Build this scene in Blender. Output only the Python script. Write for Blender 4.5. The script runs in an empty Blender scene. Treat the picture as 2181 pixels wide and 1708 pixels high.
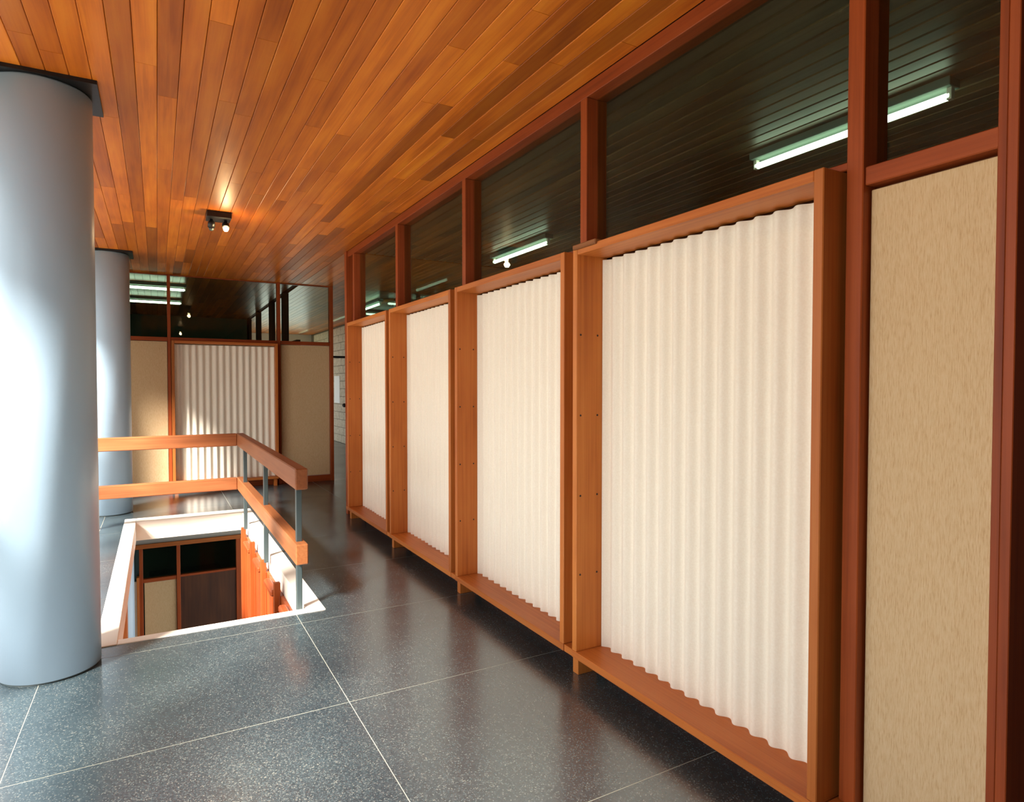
import bpy, bmesh, math, random
from mathutils import Vector, Matrix
random.seed(7)
scn = bpy.context.scene
COL = scn.collection

# ------------------------------------------------------------------ camera
F_PX, PITCH = 1344.0, math.atan(34 / 1344)
YAW = math.atan(756 / 1344 * math.cos(PITCH))
cam_data = bpy.data.cameras.new('camera')
cam_data.sensor_width = 36.0
cam_data.lens = F_PX / 2181 * 36.0
cam_data.clip_start = 0.02
cam = bpy.data.objects.new('camera', cam_data)
COL.objects.link(cam)
cam.location = (0, 0, 1.5)
cam.rotation_euler = (math.pi / 2 - PITCH, 0, -YAW)
scn.camera = cam

# ------------------------------------------------------------------ world, light, exposure
scn.view_settings.view_transform = 'Standard'
scn.view_settings.look = 'None'
scn.view_settings.gamma = 1.0
scn.view_settings.use_curve_mapping = False
scn.view_settings.exposure = -0.1
world = bpy.data.worlds.new('overcast_sky')
scn.world = world
world.use_nodes = True
wb = world.node_tree.nodes['Background']
wb.inputs['Color'].default_value = (0.92, 0.97, 1.0, 1)
wb.inputs['Strength'].default_value = 3.2
sun_data = bpy.data.lights.new('hazy_low_sun_offscreen', 'SUN')
sun_data.energy, sun_data.color, sun_data.angle = 27.0, (1.0, 0.96, 0.90), math.radians(12)
sun = bpy.data.objects.new('hazy_low_sun_offscreen', sun_data)
COL.objects.link(sun)
SUN_EL = math.radians(40)
sun.rotation_euler = Vector((0.78 * math.cos(SUN_EL), 0.626 * math.cos(SUN_EL), -math.sin(SUN_EL))).to_track_quat('-Z', 'Y').to_euler()
scn.cycles.max_bounces = 10
scn.cycles.diffuse_bounces = 6
scn.cycles.glossy_bounces = 4
scn.cycles.transparent_max_bounces = 12
scn.cycles.use_denoising = True
scn.cycles.sample_clamp_indirect = 8.0

XL, XW, YB, YN, ZC = -1.5, 1.93, 10.0, -3.0, 3.04     # facade, right wall face, back wall face, near wall, ceiling
YEND, XFAR, YEXT = 7.36, 6.5, 20.0
MOD, Y0 = 1.4585, 1.2225
YWIN, YWEND = -0.9, 8.75
HEAD = 2.92                                              # window head of the facade


def portal(name, loc, sx, sy, rot):
    """Portal at a window opening: guides the sky light through it, adds no light of its own."""
    d = bpy.data.lights.new(name, 'AREA')
    d.shape = 'RECTANGLE'
    d.size, d.size_y = sx, sy
    d.cycles.is_portal = True
    o = bpy.data.objects.new(name, d)
    o.location, o.rotation_euler = loc, rot
    COL.objects.link(o)


portal('facade_sky_portal_offscreen', (XL - 0.12, 4.2, 1.52), 10.2, 2.8, (math.pi / 2, 0, -math.pi / 2))
portal('lower_facade_sky_portal_offscreen', (XL - 0.12, 4.75, -2.2), 5.5, 2.0, (math.pi / 2, 0, -math.pi / 2))
portal('corridor_sky_portal_offscreen', (3.3, YEXT + 0.12, 1.35), 1.5, 2.5, (math.pi / 2, 0, math.pi))
portal('corridor_side_sky_portal_offscreen', (1.86, 18.0, 1.42), 3.9, 2.6, (math.pi / 2, 0, -math.pi / 2))  # unseen side opening, added to brighten the corridor block wall


# ------------------------------------------------------------------ materials
def lin(r, g, b):
    f = lambda c: (c / 255 / 12.92) if c <= 10 else ((c / 255 + 0.055) / 1.055) ** 2.4
    return (f(r), f(g), f(b), 1)


class NT:
    def __init__(self, name):
        self.m = bpy.data.materials.new(name)
        self.m.use_nodes = True
        self.t = self.m.node_tree
        self.b = self.t.nodes['Principled BSDF']

    def n(self, kind, **kw):
        o = self.t.nodes.new(kind)
        for k, v in kw.items():
            if k in o.inputs.keys():
                o.inputs[k].default_value = v
            else:
                setattr(o, k, v)
        return o

    def l(self, a, ai, b, bi):
        self.t.links.new(a.outputs[ai], b.inputs[bi])

    def ramp(self, stops):
        r = self.n('ShaderNodeValToRGB')
        e = r.color_ramp.elements
        while len(e) < len(stops):
            e.new(0.5)
        for el, (p, c) in zip(e, stops):
            el.position, el.color = p, c
        return r


def plain(name, col, rough=0.5, spec=0.5, metal=0.0):
    k = NT(name)
    k.b.inputs['Base Color'].default_value = col
    k.b.inputs['Roughness'].default_value = rough
    k.b.inputs['Specular IOR Level'].default_value = spec
    k.b.inputs['Metallic'].default_value = metal
    n = k.n('ShaderNodeTexNoise', Scale=35.0, Detail=3.0)
    c = k.n('ShaderNodeTexCoord')
    k.l(c, 'Object', n, 'Vector')
    bp = k.n('ShaderNodeBump', Strength=0.03, Distance=0.01)
    k.l(n, 'Fac', bp, 'Height')
    k.l(bp, 'Normal', k.b, 'Normal')
    return k.m


def wood(name, axis, dark, mid, light, rough=0.35, spec=0.5, vary=0.35, island=False, fine=30.0):
    """Straight-grained wood; axis = grain direction in object space."""
    k = NT(name)
    tc = k.n('ShaderNodeTexCoord')
    if island:
        rnd = k.n('ShaderNodeNewGeometry')
        ro = 'Random Per Island'
    else:
        rnd = k.n('ShaderNodeObjectInfo')
        ro = 'Random'
    mul = k.n('ShaderNodeMath', operation='MULTIPLY')
    mul.inputs[1].default_value = 61.7
    k.l(rnd, ro, mul, 0)
    add = k.n('ShaderNodeVectorMath', operation='ADD')
    k.l(tc, 'Object', add, 0)
    k.l(mul, 'Value', add, 1)
    mp = k.n('ShaderNodeMapping')
    sc = [fine, fine, fine]
    sc[axis] = 1.1
    mp.inputs['Scale'].default_value = sc
    k.l(add, 'Vector', mp, 'Vector')
    n1 = k.n('ShaderNodeTexNoise', Scale=1.0, Detail=5.0, Roughness=0.6, Distortion=0.4)
    k.l(mp, 'Vector', n1, 'Vector')
    mp2 = k.n('ShaderNodeMapping')
    sc2 = [7, 7, 7]
    sc2[axis] = 1.6
    mp2.inputs['Scale'].default_value = sc2
    k.l(add, 'Vector', mp2, 'Vector')
    n2 = k.n('ShaderNodeTexNoise', Scale=1.0, Detail=2.0)
    k.l(mp2, 'Vector', n2, 'Vector')
    mx = k.n('ShaderNodeMath', operation='MULTIPLY_ADD')
    mx.inputs[1].default_value = 0.55
    k.l(n1, 'Fac', mx, 0)
    m2 = k.n('ShaderNodeMath', operation='MULTIPLY')
    m2.inputs[1].default_value = 0.45
    k.l(n2, 'Fac', m2, 0)
    k.l(m2, 'Value', mx, 2)
    rp = k.ramp([(0.3, dark), (0.5, mid), (0.72, light)])
    k.l(mx, 'Value', rp, 'Fac')
    # each piece its own tone
    frac = k.n('ShaderNodeMath', operation='FRACT')
    k.l(mul, 'Value', frac, 0)
    lo, hi = 1 - vary, 1 + vary
    tone = k.ramp([(0.0, (lo * .75, lo * .72, lo * .7, 1)), (0.12, (lo, lo, lo, 1)), (0.6, (1, 1, 1, 1)), (1.0, (hi, hi * 1.08, hi, 1))])
    k.l(frac, 'Value', tone, 'Fac')
    mc = k.n('ShaderNodeMix', data_type='RGBA', blend_type='MULTIPLY')
    mc.inputs[0].default_value = 1.0
    k.t.links.new(rp.outputs['Color'], mc.inputs[6])
    k.t.links.new(tone.outputs['Color'], mc.inputs[7])
    k.t.links.new(mc.outputs[2], k.b.inputs['Base Color'])
    k.b.inputs['Roughness'].default_value = rough
    k.b.inputs['Specular IOR Level'].default_value = spec
    bp = k.n('ShaderNodeBump', Strength=0.08, Distance=0.002)
    k.l(n1, 'Fac', bp, 'Height')
    k.l(bp, 'Normal', k.b, 'Normal')
    return k.m


CD, CM_, CL = lin(160, 76, 20), lin(197, 105, 28), lin(216, 129, 38)
M = {}
M['ceiling'] = wood('ceiling_cedar', 1, CD, CM_, CL, 0.42, 0.3, 0.27)
M['ceiling_far'] = wood('ceiling_cedar_far', 1, CD, CM_, CL, 0.3, 0.5, 0.38, island=True)
FD, FM, FL = lin(158, 82, 31), lin(184, 104, 44), lin(198, 121, 57)
for i, ax in enumerate('xyz'):
    M['wood_' + ax] = wood('frame_wood_' + ax, i, FD, FM, FL, 0.45, 0.3, 0.1, fine=60.0)
PD, PM, PL = lin(118, 50, 20), lin(146, 66, 28), lin(160, 78, 36)
for i, ax in enumerate('xyz'):
    M['post_' + ax] = wood('post_wood_' + ax, i, PD, PM, PL, 0.45, 0.22, 0.08, fine=60.0)
for i, ax in enumerate('xyz'):
    M['rail_' + ax] = wood('rail_wood_' + ax, i, lin(134, 74, 40), lin(158, 93, 53), lin(174, 110, 69), 0.45, 0.35, 0.08, fine=50.0)
M['veneer'] = wood('dark_veneer', 2, lin(52, 28, 18), lin(70, 38, 22), lin(86, 48, 26), 0.4, 0.4, 0.1)
M['office_ceiling'] = wood('office_ceiling_wood', 1, lin(92, 70, 52), lin(112, 88, 66), lin(126, 102, 78), 0.4, 0.4, 0.15, island=True)
M['dark'] = plain('brown_backing', lin(104, 54, 26), 0.7, 0.2)
M['white_wall'] = plain('white_paint', lin(226, 220, 205), 0.6, 0.3)
M['marble'] = plain('white_stone_edge', lin(236, 228, 212), 0.45, 0.4)
M['grout'] = plain('pale_joint_strip', lin(168, 163, 144), 0.5, 0.3)
M['mortar'] = plain('dark_mortar', lin(104, 94, 78), 0.8, 0.2)
M['slab_edge'] = plain('slab_concrete', lin(150, 146, 138), 0.8, 0.2)
M['black_metal'] = plain('black_metal', lin(18, 18, 20), 0.4, 0.4)
M['post_metal'] = plain('grey_green_steel', lin(60, 70, 70), 0.4, 0.5)
M['screw'] = plain('screw_head', lin(40, 18, 10), 0.5, 0.4)
M['green_wall'] = plain('green_wall_paint', lin(70, 100, 86), 0.7, 0.3)
M['office_wall'] = plain('grey_green_office_wall', lin(104, 114, 106), 0.8, 0.2)
M['paper'] = plain('paper', lin(235, 235, 230), 0.7, 0.2)
M['ground'] = plain('outside_paving', lin(138, 133, 120), 0.9, 0.1)
M['scrap'] = wood('raw_wood', 0, lin(110, 66, 34), lin(140, 88, 48), lin(160, 108, 66), 0.6, 0.3, 0.05)


def corrugated_mat():
    k = NT('cream_fibre_cement')
    tc = k.n('ShaderNodeTexCoord')
    n = k.n('ShaderNodeTexNoise', Scale=140.0, Detail=4.0)
    k.l(tc, 'Object', n, 'Vector')
    rp = k.ramp([(0.3, lin(231, 220, 200)), (0.7, lin(237, 228, 210))])
    k.l(n, 'Fac', rp, 'Fac')
    k.l(rp, 'Color', k.b, 'Base Color')
    k.b.inputs['Roughness'].default_value = 0.6
    k.b.inputs['Specular IOR Level'].default_value = 0.3
    return k.m


def fabric_mat():
    k = NT('tan_slub_fabric')
    tc = k.n('ShaderNodeTexCoord')
    mp = k.n('ShaderNodeMapping')
    mp.inputs['Scale'].default_value = (420, 420, 34)
    k.l(tc, 'Object', mp, 'Vector')
    n = k.n('ShaderNodeTexNoise', Scale=1.0, Detail=4.0, Roughness=0.65)
    k.l(mp, 'Vector', n, 'Vector')
    rp = k.ramp([(0.30, lin(184, 150, 106)), (0.48, lin(202, 172, 130)), (0.68, lin(208, 182, 143))])
    k.l(n, 'Fac', rp, 'Fac')
    k.l(rp, 'Color', k.b, 'Base Color')
    k.b.inputs['Roughness'].default_value = 0.85
    k.b.inputs['Specular IOR Level'].default_value = 0.15
    bp = k.n('ShaderNodeBump', Strength=0.15, Distance=0.001)
    k.l(n, 'Fac', bp, 'Height')
    k.l(bp, 'Normal', k.b, 'Normal')
    return k.m


def terrazzo_mat():
    k = NT('dark_terrazzo')
    g = k.n('ShaderNodeNewGeometry')
    v = k.n('ShaderNodeTexVoronoi', Scale=250.0, Randomness=1.0)
    k.l(g, 'Position', v, 'Vector')
    sep = k.n('ShaderNodeSeparateColor')
    k.l(v, 'Color', sep, 'Color')
    rp = k.ramp([(0.0, lin(37, 48, 53)), (0.5, lin(48, 61, 67)), (0.82, lin(64, 77, 82)), (0.93, lin(84, 92, 93)), (0.99, lin(112, 113, 107))])
    k.l(sep, 'Red', rp, 'Fac')
    n = k.n('ShaderNodeTexNoise', Scale=2.2, Detail=4.0)
    k.l(g, 'Position', n, 'Vector')
    r2 = k.ramp([(0.3, (0.8, 0.8, 0.8, 1)), (0.7, (1.2, 1.18, 1.12, 1))])
    k.l(n, 'Fac', r2, 'Fac')
    mc = k.n('ShaderNodeMix', data_type='RGBA', blend_type='MULTIPLY')
    mc.inputs[0].default_value = 1.0
    k.t.links.new(rp.outputs['Color'], mc.inputs[6])
    k.t.links.new(r2.outputs['Color'], mc.inputs[7])
    k.t.links.new(mc.outputs[2], k.b.inputs['Base Color'])
    r3 = k.ramp([(0.3, (0.20, 0.20, 0.20, 1)), (0.7, (0.26, 0.26, 0.26, 1))])
    k.l(n, 'Fac', r3, 'Fac')
    k.l(r3, 'Color', k.b, 'Roughness')
    k.b.inputs['Specular IOR Level'].default_value = 1.0
    k.b.inputs['IOR'].default_value = 1.8
    return k.m


def block_mat():
    k = NT('grey_concrete_block')
    g = k.n('ShaderNodeNewGeometry')
    n = k.n('ShaderNodeTexNoise', Scale=18.0, Detail=6.0)
    k.l(g, 'Position', n, 'Vector')
    rp = k.ramp([(0.3, lin(172, 158, 134)), (0.7, lin(206, 192, 166))])
    k.l(n, 'Fac', rp, 'Fac')
    k.l(rp, 'Color', k.b, 'Base Color')
    k.b.inputs['Roughness'].default_value = 0.85
    return k.m


def glass_mat(name='clerestory_glass', tint=(0.84, 0.91, 0.87, 1)):
    """Thin pane: clear with a faint green tint, mirror-like by Fresnel."""
    k = NT(name)
    k.t.nodes.remove(k.b)
    out = [n for n in k.t.nodes if n.type == 'OUTPUT_MATERIAL'][0]
    tr = k.n('ShaderNodeBsdfTransparent')
    tr.inputs['Color'].default_value = tint
    gl = k.n('ShaderNodeBsdfGlossy')
    gl.inputs['Roughness'].default_value = 0.01
    gl.inputs['Color'].default_value = (0.9, 0.95, 0.95, 1)
    ge = k.n('ShaderNodeNewGeometry')                      # Schlick reflectance, same on both faces of the pane
    dt = k.n('ShaderNodeVectorMath', operation='DOT_PRODUCT')
    k.l(ge, 'Incoming', dt, 0)
    k.l(ge, 'Normal', dt, 1)
    ab = k.n('ShaderNodeMath', operation='ABSOLUTE')
    k.l(dt, 'Value', ab, 0)
    om = k.n('ShaderNodeMath', operation='SUBTRACT')
    om.inputs[0].default_value = 1.0
    k.l(ab, 'Value', om, 1)
    pw = k.n('ShaderNodeMath', operation='POWER')
    pw.inputs[1].default_value = 5.0
    k.l(om, 'Value', pw, 0)
    fr = k.n('ShaderNodeMath', operation='MULTIPLY_ADD')
    fr.inputs[1].default_value, fr.inputs[2].default_value = 0.75, 0.018
    k.l(pw, 'Value', fr, 0)
    mx = k.n('ShaderNodeMixShader')
    k.l(fr, 'Value', mx, 0)
    k.l(tr, 'BSDF', mx, 1)
    k.l(gl, 'BSDF', mx, 2)
    k.l(mx, 'Shader', out, 'Surface')
    return k.m


def emis(name, col, s):
    k = NT(name)
    k.b.inputs['Base Color'].default_value = (0.8, 0.8, 0.8, 1)
    k.b.inputs['Emission Color'].default_value = col
    k.b.inputs['Emission Strength'].default_value = s
    return k.m


M['corrugated'] = corrugated_mat()
M['fabric'] = fabric_mat()
M['terrazzo'] = terrazzo_mat()
M['block'] = block_mat()
M['glass'] = glass_mat()
M['clear_glass'] = glass_mat('clear_door_glass', (0.97, 0.98, 0.98, 1))
M['column'] = plain('blue_grey_gloss_paint', lin(156, 178, 194), 0.36, 0.5)
M['tube'] = emis('fluorescent_tube', (0.78, 1.0, 0.72, 1), 8.0)
M['bulb'] = emis('tungsten_bulb', (1.0, 0.72, 0.36, 1), 60.0)


# ------------------------------------------------------------------ object helpers
def link(name, mesh, mat=None, parent=None, loc=(0, 0, 0)):
    o = bpy.data.objects.new(name, mesh)
    COL.objects.link(o)
    o.location = loc
    if mat is not None:
        mm = M[mat] if isinstance(mat, str) else mat
        if not mesh.materials:
            mesh.materials.append(mm)
        elif mesh.materials[0] != mm:
            o.material_slots[0].link = 'OBJECT'
            o.material_slots[0].material = mm
    if parent is not None:
        o.parent = parent
    return o


CACHE = {}


def box_mesh(dx, dy, dz, bev=0.0, mat=''):
    key = (round(dx, 4), round(dy, 4), round(dz, 4), bev, mat)
    if key in CACHE:
        return CACHE[key]
    bm = bmesh.new()
    bmesh.ops.create_cube(bm, size=1.0)
    bmesh.ops.scale(bm, vec=(dx, dy, dz), verts=bm.verts)
    if bev > 0:
        b = min(bev, 0.45 * min(dx, dy, dz))
        bmesh.ops.bevel(bm, geom=bm.edges[:], offset=b, segments=1, affect='EDGES', profile=0.5)
    me = bpy.data.meshes.new('block_shape')
    bm.to_mesh(me)
    bm.free()
    CACHE[key] = me
    return me


def box(name, x0, x1, y0, y1, z0, z1, mat, parent=None, bev=0.002, origin=None):
    """One box from its limits in world (or parent-local) metres."""
    if x1 < x0: x0, x1 = x1, x0
    if y1 < y0: y0, y1 = y1, y0
    me = box_mesh(x1 - x0, y1 - y0, z1 - z0, bev, mat)
    loc = Vector(((x0 + x1) / 2, (y0 + y1) / 2, (z0 + z1) / 2))
    if origin is not None:
        loc -= Vector(origin)
    elif parent is not None and parent.get('base') is not None:
        loc -= Vector(parent['base'])
    return link(name, me, mat, parent, loc)


def multi_box(name, boxes, mat, parent=None):
    """Several boxes in one mesh (setting, or small pieces too far to tell apart)."""
    vs, fs = [], []
    for (x0, x1, y0, y1, z0, z1) in boxes:
        i = len(vs)
        vs += [(x0, y0, z0), (x1, y0, z0), (x1, y1, z0), (x0, y1, z0), (x0, y0, z1), (x1, y0, z1), (x1, y1, z1), (x0, y1, z1)]
        fs += [tuple(i + j for j in q) for q in ((0, 3, 2, 1), (4, 5, 6, 7), (0, 1, 5, 4), (1, 2, 6, 5), (2, 3, 7, 6), (3, 0, 4, 7))]
    me = bpy.data.meshes.new(name + '_mesh')
    me.from_pydata(vs, [], fs)
    return link(name, me, mat, parent)


def lathe_mesh(profile, seg=48, smooth=True):
    bm = bmesh.new()
    rings = []
    for r, z in profile:
        if r < 1e-6:
            rings.append([bm.verts.new((0, 0, z))])
        else:
            rings.append([bm.verts.new((r * math.cos(2 * math.pi * i / seg), r * math.sin(2 * math.pi * i / seg), z)) for i in range(seg)])
    for a, b in zip(rings, rings[1:]):
        for i in range(seg):
            j = (i + 1) % seg
            if len(a) == 1 and len(b) > 1:
                bm.faces.new((a[0], b[j], b[i]))
            elif len(b) == 1 and len(a) > 1:
                bm.faces.new((a[i], a[j], b[0]))
            elif len(a) > 1:
                bm.faces.new((a[i], a[j], b[j], b[i]))
    bmesh.ops.recalc_face_normals(bm, faces=bm.faces)
    me = bpy.data.meshes.new('turned_shape')
    bm.to_mesh(me)
    bm.free()
    if smooth:
        for p in me.polygons:
            p.use_smooth = True
    return me


def empty(name, loc=(0, 0, 0), rz=0.0):
    o = bpy.data.objects.new(name, None)
    COL.objects.link(o)
    o.location = loc
    o.rotation_euler = (0, 0, rz)
    o.empty_display_size = 0.1
    return o


def tag(o, label, cat, group=None):
    o['label'], o['category'] = label, cat
    if group:
        o['group'] = group
    return o


def struct(o):
    o['kind'] = 'structure'
    return o


def stuff(o):
    o['kind'] = 'stuff'
    return o


# ------------------------------------------------------------------ floor with stair opening
OX0, OX1, OY0, OY1 = -0.33, 0.965, 4.256, 8.2           # outer edge of the white curb
IX0, IX1, IY0, IY1 = -0.22, 0.85, 4.335, 7.98           # clear opening


def rects_minus(x0, x1, y0, y1, h):
    a0, a1, b0, b1 = h
    if x1 <= a0 or x0 >= a1 or y1 <= b0 or y0 >= b1:
        return [(x0, x1, y0, y1)]
    out = []
    if y0 < b0: out.append((x0, x1, y0, b0))
    if y1 > b1: out.append((x0, x1, b1, y1))
    m0, m1 = max(y0, b0), min(y1, b1)
    if x0 < a0: out.append((x0, a0, m0, m1))
    if x1 > a1: out.append((a1, x1, m0, m1))
    return out


hole = (OX0, OX1, OY0, OY1)
floor = struct(multi_box('floor', [r + (-0.2, -0.0006) for r in rects_minus(XL, XFAR, YN, YEXT, hole)], 'grout'))
xl = [XL] + [0.775 + 1.31 * k for k in range(-2, 5)] + [XFAR]
yl = [YN] + [2.95 + 1.137 * k for k in range(-5, 15)] + [YEXT]
g = 0.0017
for xa, xb in zip(xl, xl[1:]):
    for ya, yb in zip(yl, yl[1:]):
        if xb - xa < 0.05 or yb - ya < 0.05:
            continue
        for (a, b, c, d) in rects_minus(xa + g, xb - g, ya + g, yb - g, hole):
            if b - a > 0.02 and d - c > 0.02:
                box('floor_slab', a, b, c, d, -0.03, 0.0, 'terrazzo', floor, bev=0.0)

# white stone curb round the opening, in pieces
curb = struct(empty('trim_1', (0.3, 6.2, 0)))
curb['base'] = (0.3, 6.2, 0)
for ya, yb in ((OY0, 4.47), (4.47, 5.93), (5.93, 7.39), (7.39, OY1)):
    box('curb_stone', IX1, OX1, ya + .0015, yb - .0015, -0.2, 0.006, 'marble', curb, bev=0.003)
for ya, yb in ((OY0, 5.93), (5.93, 7.39), (7.39, OY1)):
    box('curb_stone', OX0, IX0, ya + .0015, yb - .0015, -0.2, 0.006, 'marble', curb, bev=0.003)
box('curb_stone', IX0 + .001, IX1 - .001, OY0, IY0, -0.2, 0.004, 'marble', curb, bev=0.003)
box('curb_stone', IX0 + .001, IX1 - .001, IY1, OY1, -0.2, 0.006, 'marble', curb, bev=0.003)

# ------------------------------------------------------------------ ceiling
ceiling = struct(multi_box('ceiling', [(XL - .2, XFAR, YN - .2, YEXT, ZC + 0.018, ZC + 0.12)], 'dark'))


def board_mesh(w, L, t=0.016, ch=0.0028, gap=0.002):
    """Tongue-and-groove board seen from below: chamfered long edges."""
    key = ('board', round(L, 2))
    if key in CACHE:
        return CACHE[key]
    h = w / 2 - gap / 2
    prof = [(-h, t), (-h, ch), (-h + ch, 0), (h - ch, 0), (h, ch), (h, t)]
    vs = [(x, y, z) for y in (-L / 2, L / 2) for x, z in prof]
    n = len(prof)
    fs = [(i, i + 1, n + i + 1, n + i) for i in range(n - 1)] + [tuple(range(n))[::-1], tuple(range(n, 2 * n)), (n - 1, 0, n, 2 * n - 1)]
    me = bpy.data.meshes.new('ceiling_board_shape')
    me.from_pydata(vs, [], fs)
    CACHE[key] = me
    return me


BW = 0.0955
rows = int((XW - XL) / BW)
rest = []
for r in range(rows):
    xc = XW - BW * (r + 0.5)
    y = 1.35 - random.random() * 1.6
    visible = xc > -0.72
    if not visible:
        rest.append((xc - BW / 2 + .003, xc + BW / 2 - .003, YN, YB + .05, ZC, ZC + .018))
        continue
    rest.append((xc - BW / 2 + .003, xc + BW / 2 - .003, YN, y - .002, ZC, ZC + .018))
    while y < YB + 0.04:
        L = round(random.choice((0.9, 1.3, 1.7, 2.1, 2.6, 3.2, 3.6)) * random.choice((1, 1.1)), 2)
        if YB + 0.05 - (y + L) < 0.4:
            L = round(YB + 0.05 - y, 2)
        me = board_mesh(BW, L - 0.002)
        link('ceiling_board', me, 'ceiling', ceiling, (xc, y + L / 2, ZC))
        y += L
far = []
for r in range(48):                                        # side lobby, corridor and room behind the far wall
    xa = XW + 0.002 + BW * r
    if xa < XFAR - BW:
        y = YEND
        while y < YEXT:
            L = random.uniform(1.5, 3.5)
            far.append((xa + .002, xa + BW - .002, y, min(y + L, YEXT) - .002, ZC, ZC + .018))
            y += L
for r in range(35):
    xa = XL + BW * r
    y = YB + .08
    while y < 16:
        L = random.uniform(1.5, 3.5)
        far.append((xa + .002, xa + BW - .002, y, min(y + L, 16) - .002, ZC, ZC + .018))
        y += L
stuff(multi_box('ceiling_boarding', rest + far, 'ceiling_far', ceiling))
off = []
x = 2.07
while x < XFAR - .1:
    off.append((x, x + 0.082, YN, YEND - .03, ZC, ZC + .018))
    x += 0.1
stuff(multi_box('office_boarding', off, 'office_ceiling', ceiling))

# ------------------------------------------------------------------ right wall: posts, clerestory, panels
ys = [Y0 + MOD * k for k in range(5)]
tn = 1


def trim(loc):
    global tn
    tn += 1
    t = struct(empty('trim_%d' % tn, loc))
    t['base'] = loc
    return t


for y in ys:
    t = trim((XW, y, 0))
    box('post', XW, 2.06, y - .0275, y + .0275, 0.143, ZC - .07, 'post_z', t, bev=.003)
    box('bottom_bridge', 1.842, 2.03, y - .0385, y + .0385, 0.106, 0.142, 'wood_y', t, bev=.002)
    box('foot', 1.88, 2.0, y - .036, y + .012, 0, 0.107, 'wood_z', t, bev=.002)
t = trim((XW, YEND, 0))
box('end_post', XW - .02, 2.06, YEND - .08, YEND, 0, ZC - .005, 'post_z', t, bev=.003)
t = trim((XW, 4, ZC))
box('header', XW, 2.06, 0.775, YEND - .08, ZC - .07, ZC, 'post_y', t, bev=.003)
wb_ = struct(multi_box('wall_right', [(2.053, 2.075, a + .0275, b - .0275, 0, 2.19) for a, b in list(zip(ys, ys[1:])) + [(ys[-1], YEND - .05)]], 'dark'))
for a, b in list(zip(ys, ys[1:])) + [(ys[-1], YEND - .05)]:
    t = trim((XW, a, 2.19))
    box('sill_rail', XW + .01, 2.05, a + .0275, b - .0275, 2.19, 2.215, 'post_y', t, bev=.003)
wr = struct(empty('wall_right_bay', (XW, 1.0, 0)))
wr['base'] = (XW, 1.0, 0)
box('sill_rail', XW + .01, 2.05, 0.832, ys[0] - .0275, 2.125, 2.182, 'post_y', wr, bev=.003)
# bay with the tan fabric panel, door jambs beside it
ta, tb = 0.838, ys[0] - .0275
box('fabric_panel', 1.965, 2.0, ta + .004, tb - .006, 0.10, 2.112, 'fabric', wr, bev=.002)
box('backing_panel', 2.0, 2.05, ta - .01, tb, 0, 2.125, 'dark', wr, bev=0)
box('base_board', XW + .012, 2.0, ta, tb, 0, 0.09, 'post_y', wr, bev=.002)
box('stile', XW - .005, 2.05, 0.809, 0.831, 0, ZC - .07, 'post_z', wr, bev=.002)
box('door_jamb', XW - .02, 2.05, 0.778, 0.803, 0, ZC - .07, 'post_z', wr, bev=.002)
box('backing_panel', 2.01, 2.05, 0.80, 0.84, 0, 2.125, 'dark', wr, bev=0)
box('dark_door', 2.03, 2.07, -0.15, 0.778, 0, ZC, 'veneer', wr, bev=0)
box('near_panel', XW + .04, 2.07, YN, -0.15, 0, ZC, 'veneer', wr, bev=0)
n = 0
for a, b in [(0.831, ys[0])] + list(zip(ys, ys[1:])) + [(ys[-1], YEND - .05)]:
    n += 1
    a2, zs = (a + .0275, 2.213) if a > 1 else (a, 2.18)
    struct(box('window_%d' % n, 1.997, 2.003, a2 - .004, b - .0235, zs, ZC - .066, 'glass', None, bev=0))
# office behind the glass
multi = [(XFAR - .05, XFAR, YN, YEND, 0, ZC + .02), (2.06, XFAR, YN - .05, YN, 0, ZC + .02)]
struct(multi_box('wall_office', multi, 'office_wall'))
struct(multi_box('wall_office_end', [(2.06, XFAR, YEND - .05, YEND, 0, 2.16)], 'office_wall'))
n += 1
struct(box('window_%d' % n, 2.06, XFAR, YEND - .028, YEND - .022, 2.16, ZC, 'glass', None, bev=0))

# ------------------------------------------------------------------ framed corrugated panels
def corrugated_mesh(s0, s1, z0, z1, d, phase, pitch=0.0873, amp=0.013, th=0.005):
    nseg = max(8, int((s1 - s0) / pitch * 14))
    vs, fs = [], []
    pts = []
    for i in range(nseg + 1):
        s = s0 + (s1 - s0) * i / nseg
        pts.append((s, d - amp * math.cos(2 * math.pi * (s - phase) / pitch)))
    for dz in (z0, z1):
        vs += [(s, y, dz) for s, y in pts] + [(s, y + th, dz) for s, y in pts]
    m = nseg + 1
    for i in range(nseg):
        fs.append((i, i + 1, 2 * m + i + 1, 2 * m + i))                       # front
        fs.append((m + i + 1, m + i, 3 * m + i, 3 * m + i + 1))               # back
        fs.append((2 * m + i, 2 * m + i + 1, 3 * m + i + 1, 3 * m + i))       # top
        fs.append((i + 1, i, m + i, m + i + 1))                               # bottom
    fs.append((0, 2 * m, 3 * m, m))
    fs.append((nseg, m + nseg, 3 * m + nseg, 2 * m + nseg))
    me = bpy.data.meshes.new('corrugated_shape')
    me.from_pydata(vs, [], fs)
    for p in me.polygons[:]:
        p.use_smooth = True
    me.set_sharp_from_angle(angle=math.radians(50))
    return me


screw_me = lathe_mesh([(0.0, 0.002), (0.0045, 0.002), (0.0055, 0.0), (0.0, 0.0)], 10, False)
SHEETS = {}


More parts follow.
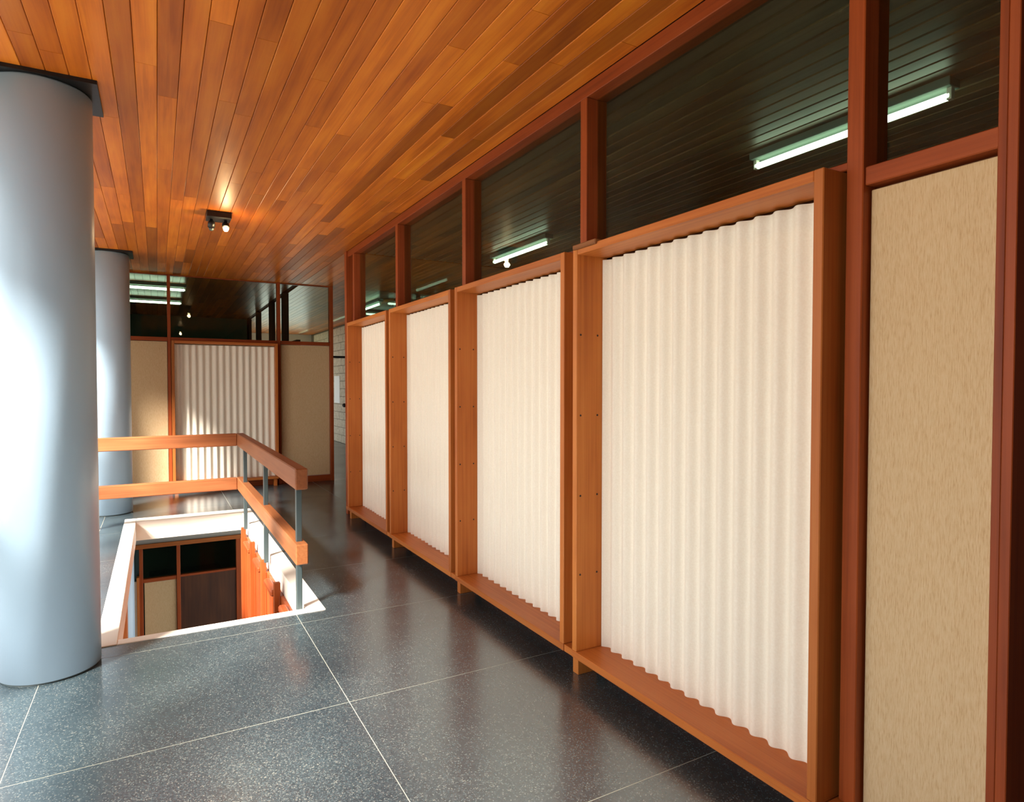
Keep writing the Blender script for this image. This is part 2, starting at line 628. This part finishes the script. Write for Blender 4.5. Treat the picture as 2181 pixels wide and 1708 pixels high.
def framed_panel(loc, rz, label, W=1.378, ztop=2.188, feet='far', patch=False, depth=0.16):
    """local x = along the wall to the right, y = into the wall, z up."""
    t = empty('framed_corrugated_panel', loc, rz)
    tag(t, label, 'wall panel', 'framed corrugated panels')
    T, zb = 0.036, 0.106
    D = depth + 0.03
    for s0 in (0, W - T):
        o = box('side_board', s0, s0 + T, 0, D, zb + T, ztop, 'wood_z', t, bev=.003)
        face = 1 if s0 == 0 else -1
        for z in (0.535, 0.938, 1.346, 1.753):
            for d in (0.025, 0.130):
                sc = link('screw', screw_me, 'screw', o, (face * T / 2, d - D / 2, z - (zb + T + ztop) / 2))
                sc.rotation_euler = (0, face * math.pi / 2, 0)
    box('top_board', T, W - T, 0.002, D, ztop - T, ztop, 'wood_x', t, bev=.003)
    box('bottom_board', 0, W, -0.002, D, zb, zb + T, 'wood_x', t, bev=.003)
    key = (W, ztop)
    if key not in SHEETS:
        SHEETS[key] = (corrugated_mesh(T + .002, 0.545, zb + T, ztop - T - .012, depth + .012, T),
                       corrugated_mesh(0.515, W - T - .002, zb + T, ztop - T - .012, depth + .006, T))
    for me in SHEETS[key]:
        link('corrugated_sheet', me, 'corrugated', t)
    for s in ([] if feet == 'far' else [0.02, W - .065]):
        box('foot', s, s + 0.045, 0.03, D, 0, zb, 'wood_z', t, bev=.002)
    if patch:
        box('corner_patch', 0.012, 0.20, -0.012, 0.03, ztop - .012, ztop + .012, 'scrap', t, bev=.004)
    return t


R90 = -math.pi / 2
labels = ['framed cream corrugated panel with a raw wood scrap on its top corner',
          'second framed cream corrugated panel counting from the tan fabric panel with door jambs',
          'third framed cream corrugated panel counting from the tan fabric panel with door jambs',
          'last framed cream corrugated panel of the row, at the end post by the block corridor']
for k in range(4):
    framed_panel((1.84, 2.645 + MOD * k - .002 * k, 0), R90, labels[k], patch=(k == 0))
framed_panel((0.178, 9.868, 0), 0.0, 'framed cream corrugated panel on the far wall behind the stair railing, between tan panels',
             W=1.39, ztop=2.115, feet='both', depth=0.10)

# ------------------------------------------------------------------ far wall
wf = struct(empty('wall_far', (0, YB, 0)))
wf['base'] = (0, YB, 0)
px = [(-1.50, -1.46), (-1.32, -1.28), (0.133, 0.175), (1.583, 1.629), (2.363, 2.414)]
for a, b in px:
    box('post', a, b, YB, YB + .11, 0, ZC, 'post_z', wf, bev=.003)
for (a0, a), (b, b1) in zip(px, px[1:]):
    box('sill_rail', a, b, YB + .005, YB + .10, 2.112, 2.166, 'post_x', wf, bev=.003)
    box('base_board', a, b, YB + .03, YB + .10, 0, 0.095, 'post_x', wf, bev=.003)
    box('fabric_panel', a + .004, b - .004, YB + .045, YB + .08, 0.1, 2.108, 'fabric', wf, bev=.002)
    box('head_strip', a, b, YB + .04, YB + .10, ZC - .014, ZC, 'post_x', wf, bev=.002)
    n += 1
    struct(box('window_%d' % n, a - .003, b + .003, YB + .057, YB + .063, 2.163, ZC - .012, 'glass', None, bev=0))
# rooms behind the far wall
struct(multi_box('wall_far_room', [(XL, 1.9, 16, 16.05, 0, ZC + .02), (XL - .05, XL, YB + .1, 16, 0, ZC + .02)], 'green_wall'))
struct(multi_box('wall_corridor_partition', [(1.88, 1.94, YB + .12, 16, 0, 2.2)] + [(1.86, 1.96, y, y + .12, 2.2, ZC + .01) for y in (11.2, 12.6, 14.4, 16.0)], 'veneer'))

# glazed door into the corridor
d1 = struct(empty('door_1', (2.42, YB + .03, 0)))
d1['base'] = (2.42, YB + .03, 0)
box('door_header', 2.414, 3.45, YB + .01, YB + .05, 1.925, 1.958, 'black_metal', d1, bev=.002)
box('door_pane', 2.43, 3.42, YB + .027, YB + .033, 0.01, 1.925, 'clear_glass', d1, bev=0)
box('transom_pane', 2.414, 3.45, YB + .027, YB + .033, 1.958, ZC, 'clear_glass', d1, bev=0)
box('door_frame_post', 3.42, 3.47, YB, YB + .06, 0, ZC, 'post_z', d1, bev=.002)
kb = link('door_knob', lathe_mesh([(0, -.05), (.012, -.05), (.012, -.02), (.028, -.01), (.032, .005), (.026, .022), (0, .028)], 16), 'black_metal', d1,
          (2.576 - 2.42, 0, 1.18))
kb.rotation_euler = (math.pi / 2, 0, 0)
kb.location.y = -.035

# concrete block wall of the corridor
XBK = 4.15
wbk = struct(multi_box('wall_block', [(XBK + .012, XBK + .2, YB, YEXT, 0, ZC + .02)], 'mortar'))
bme = box_mesh(0.19, 0.388, 0.190, 0.004, 'block')
for r in range(15):
    y = 13.6 + (0.2 if r % 2 else 0.0)
    while y < 19.4:
        link('block', bme, 'block', wbk, (XBK + .095 + random.uniform(-.001, .001), y + .2, 0.1 + 0.2 * r + .003))
        y += 0.4
struct(multi_box('wall_lobby', [(XBK, XFAR, YB, YB + .05, 0, ZC + .02), (XFAR - .05, XFAR, YEND, YB, 0, ZC + .02)], 'white_wall'))
struct(multi_box('wall_corridor_end', [(1.9, 2.55, YEXT, YEXT + .1, 0, ZC + .02), (4.05, 4.35, YEXT, YEXT + .1, 0, ZC + .02),
                                       (2.55, 4.05, YEXT, YEXT + .1, 2.6, ZC + .02),
                                       (1.88, 1.94, 16.05, YEXT, 2.75, ZC + .02), (1.88, 1.94, 16.05, YEXT, 0, 0.1)], 'white_wall'))
tag(box('wall_notice', XBK - .006, XBK - .001, 16.53, 17.1, 1.03, 1.74, 'paper', None, bev=0),
    'white paper notice on the grey block wall down the corridor', 'notice')

# ------------------------------------------------------------------ glazed facade (daylight side) and near wall
wl = struct(empty('wall_left', (XL, 3, 0)))
wl['base'] = (XL, 3, 0)
box('head_band', XL - .1, XL, YN, YB + .1, HEAD, ZC + .02, 'white_wall', wl, bev=0)
box('sill_band', XL - .1, XL, YN, YB + .1, -0.2, 0.12, 'white_wall', wl, bev=0)
box('shadow_casting_bar', XL - .1, XL - .02, YN, YB + .1, 1.50, 1.60, 'post_y', wl, bev=0)  # unseen bar, invented for the shadow band it throws on the column
for k in range(-3, 8):
    y = 0.3 + MOD * k
    if YWIN < y < YWEND:
        box('facade_post', XL - .1, XL, y - .04, y + .04, 0.12, HEAD, 'post_z', wl, bev=0)
box('light_blocking_bay', XL - .1, XL, YN, YWIN, 0.12, HEAD, 'veneer', wl, bev=0)  # unseen closed bay, kept dark to cut fill on column and panels
box('light_blocking_bay', XL - .1, XL, YWEND, YB + .1, 0.12, HEAD, 'veneer', wl, bev=0)  # unseen closed bay, added to keep the sun off the far wall
struct(multi_box('wall_near', [(XL - .1, 2.07, YN - .1, YN, 0, ZC + .02)], 'veneer'))
struct(multi_box('ground', [(-60, XL - .3, -40, 60, -3.5, -3.4), (XL - .3, 40, 16.2, 60, -3.5, -3.4)], 'ground'))

# ------------------------------------------------------------------ lower storey seen through the stair opening
ZL = -3.3
struct(multi_box('floor_lower', [(XL, 3, YN, 12, ZL - .1, ZL)], 'terrazzo'))
struct(multi_box('wall_lower_left', [(XL - .1, XL, YN, 12, -1.2, -0.2), (XL - .1, XL, YN, 12, ZL, ZL + .1), (XL - .1, XL, YN, 2, ZL, -.2), (XL - .1, XL, 7.5, 12, ZL, -.2)]  # unseen; deep head and closed ends shaped to cut the light down here
                 + [(XL - .1, XL, y - .05, y + .05, ZL, -0.4) for y in (3.5, 5, 6.5)], 'white_wall'))
wlf = struct(empty('wall_lower_far', (0, YB, ZL)))
wlf['base'] = (0, YB, ZL)
box('bulkhead', XL, 2.0, YB, YB + .1, -0.69, -0.2, 'slab_edge', wlf, bev=0)
box('header', XL, 1.06, YB - .03, YB + .08, -0.75, -0.69, 'wood_x', wlf, bev=.003)
for a, b in ((-0.245, -0.2), (0.208, 0.255), (0.979, 1.062)):
    box('post', a, b, YB - .02, YB + .08, ZL, -0.75, 'post_z', wlf, bev=.003)
box('sill_rail', -0.2, 0.208, YB - .01, YB + .06, -1.225, -1.175, 'post_x', wlf, bev=.003)
box('sill_rail', 0.255, 0.979, YB - .01, YB + .06, -1.205, -1.175, 'post_x', wlf, bev=.003)
box('fabric_panel', -0.187, 0.204, YB + .01, YB + .05, ZL, -1.23, 'fabric', wlf, bev=.002)
box('veneer_panel', 0.255, 0.979, YB + .01, YB + .05, ZL, -1.205, 'veneer', wlf, bev=.002)
box('white_panel', -1.0, -0.275, YB - .06, YB - .04, ZL, -1.18, 'corrugated', wlf, bev=.002)
box('panel_stile', -0.275, -0.245, YB - .1, YB, ZL, -1.12, 'wood_z', wlf, bev=.002)
for a, b in ((-0.6, -0.245), (-0.2, 0.208), (0.255, 0.979)):
    n += 1
    struct(box('window_%d' % n, a, b, YB + .02, YB + .026, -1.175, -0.75, 'glass', None, bev=0))
struct(multi_box('wall_lower_room', [(XL, 3, 11.9, 12, ZL, -0.2), (1.06, 1.1, YB, 12, ZL, -.2)], 'green_wall'))
multi_box('shelf_board', [(-0.15, 0.2, 11.6, 11.9, -1.6, -1.57), (0.3, 0.9, 11.6, 11.9, -1.6, -1.57)], 'green_wall', wlf).location = (0, -YB, -ZL)
box('corner_post', -0.455, -0.31, 7.85, 8.05, ZL, -0.2, 'wood_z', wlf, bev=.003)
# timber lining below the right edge of the opening
wlr = struct(empty('wall_lower_right', (0.84, 5.9, ZL)))
wlr['base'] = (0.84, 5.9, ZL)
y = 4.30
i = 0
while y < 7.47:
    dp = (0.0, 0.012, 0.004)[i % 3]
    box('lining_board', 0.823 - dp, 0.848, y, min(y + 0.118, 7.5), ZL, -0.150, 'post_z', wlr, bev=.003)
    y += 0.1215
    i += 1
for k in range(5):
    yp = 7.37 - MOD / 2 * k
    box('lining_post', 0.775, 0.822, yp - .024, yp + .024, ZL, -0.046, 'post_z', wlr, bev=.003)
    if yp > 4.6:
        box('lining_rail', 0.755, 0.81, yp - MOD / 2 + .025, yp - .33, -0.165, -0.115, 'post_y', wlr, bev=.012)
box('lining_corner_post', 0.79, 0.86, 7.47, 7.56, ZL, -0.2, 'post_z', wlr, bev=.003)
struct(multi_box('wall_lower_back', [(0.9, 3, 4.3, 4.35, ZL, -.2), (XL, 3, YN - .1, YN, ZL, -.2)], 'veneer'))

# ------------------------------------------------------------------ round columns
def column(x, y, label, z0=0.0, z1=ZC, plate=True, r=0.224):
    t = empty('round_column', (x, y, z0))
    tag(t, label, 'column', 'round blue-grey columns')
    h = z1 - z0 - (0.02 if plate else 0)
    link('shaft', lathe_mesh([(0, .012), (r, .012), (r, h - .01), (r - .008, h), (0, h)], 96), 'column', t)
    link('base_ring', lathe_mesh([(0, 0), (r - .012, 0), (r - .012, .012), (0, .012)], 64, False), 'post_metal', t)
    if plate:
        box('cap_plate', -.225, .262, -.237, .215, h, h + .02, 'black_metal', t, bev=0)
    return t


column(-0.508, 4.085, 'round blue-grey column at the near corner of the stair opening')
column(-0.49, 8.72, 'round blue-grey column behind the railing at the far end of the stair opening')
column(-0.49, 8.74, 'round column on the lower floor seen through the stair opening', ZL, -0.2, False)

# ------------------------------------------------------------------ stair railing
rl = empty('stair_railing', (0.812, 4.36, 0))
rl['base'] = (0.812, 4.36, 0)
tag(rl, 'stair railing with two thick timber rails on slim steel posts', 'railing')
YR = 7.70
for z0, z1 in ((0.818, 0.956), (0.326, 0.460)):
    box('rail', 0.772, 0.852, 4.235, YR + .04, z0, z1, 'rail_y', rl, bev=.007)
    box('rail', -0.78, 0.772, YR - .04, YR + .04, z0, z1, 'rail_x', rl, bev=.007)
for y in (4.35, 5.815, 7.28):
    box('post', 0.794, 0.83, y - .02, y + .02, -0.046, 0.82, 'post_metal', rl, bev=.003)
box('post', -0.70, -0.66, YR - .02, YR + .02, 0.0, 0.82, 'post_metal', rl, bev=.003)

# ------------------------------------------------------------------ ceiling spot with twin heads
def spotlight(x, y, label, power, end=''):
    sp = empty('ceiling_spotlight' + end, (x, y, ZC))
    tag(sp, label, 'ceiling lamp', 'twin-head ceiling spotlights')
    box('mounting_box', -.1, .1, -.10, .10, -.055, 0, 'black_metal', sp, bev=.004)
    for sx, lit in ((-.058, False), (.058, True)):
        box('stem', sx - .012, sx + .012, -.012, .012, -.08, -.054, 'black_metal', sp, bev=.002)
        hd = link('lamp_holder', lathe_mesh([(0, .03), (.018, .03), (.03, .012), (.03, -.03), (.026, -.03), (.026, .0), (0, .0)], 24), 'black_metal', sp, (sx, -.01, -.10))
        hd.rotation_euler = (math.radians(-35 if lit else 40), 0, 0)
        b = link('bulb' + (end if lit else ''), lathe_mesh([(0, .012), (.012, .008), (.02, -.008), (.022, -.02), (.016, -.034), (0, -.04)], 20), 'bulb' if lit else 'post_metal', sp, (sx, -.02 if lit else 0, -.122))
        b.rotation_euler = hd.rotation_euler
    ld = bpy.data.lights.new('bulb_light' + end, 'POINT')
    ld.energy, ld.color, ld.shadow_soft_size = power, (1.0, 0.66, 0.32), 0.03
    lo = bpy.data.objects.new('bulb_light' + end, ld)
    COL.objects.link(lo)
    lo.parent = sp
    lo.location = (.058, -.045, -.19)


spotlight(0.5, 6.28, 'black twin-head spotlight with one glowing bulb on the ceiling over the stair', 6)
# its warm reflection shows in the far clerestory glass, below that of the visible lamp
spotlight(0.5, 1.3, 'black twin-head spotlight mirrored as the lower warm point in the far glass', 6, '_offscreen')

# ------------------------------------------------------------------ fluorescent lamps
def tube_lamp(loc, rz, label, L=1.18, group='fluorescent tubes beyond the glass'):
    t = empty('fluorescent_lamp', loc, rz)
    tag(t, label, 'ceiling light', group)
    box('housing', -.05, .05, -L / 2 - .02, L / 2 + .02, -.045, 0, 'office_wall', t, bev=.003)
    tm = link('tube', lathe_mesh([(0, -L / 2), (.019, -L / 2), (.019, L / 2), (0, L / 2)], 16), 'tube', t, (0, 0, -.085))
    tm.rotation_euler = (math.pi / 2, 0, 0)
    for s in (-1, 1):
        box('tube_socket', -.016, .016, s * L / 2 - .012, s * L / 2 + .012, -.105, -.045, 'white_wall', t, bev=.002)


tube_lamp((3.5, 2.31, ZC), 0, 'fluorescent tube behind the clerestory glass above the panel with the wood scrap')
tube_lamp((3.5, 6.06, ZC), 0, 'fluorescent tube behind the clerestory glass above the second framed panel')
tube_lamp((3.5, 11.62, ZC), 0, 'small distant fluorescent tube seen through glass above the last framed panel')
tube_lamp((-0.2, 10.95, ZC), math.pi / 2, 'fluorescent tube beyond the far wall glass, close behind the pane by the column')
tube_lamp((-0.2, 12.76, ZC), math.pi / 2, 'fluorescent tube beyond the far wall glass, the lower and farther of the pair')
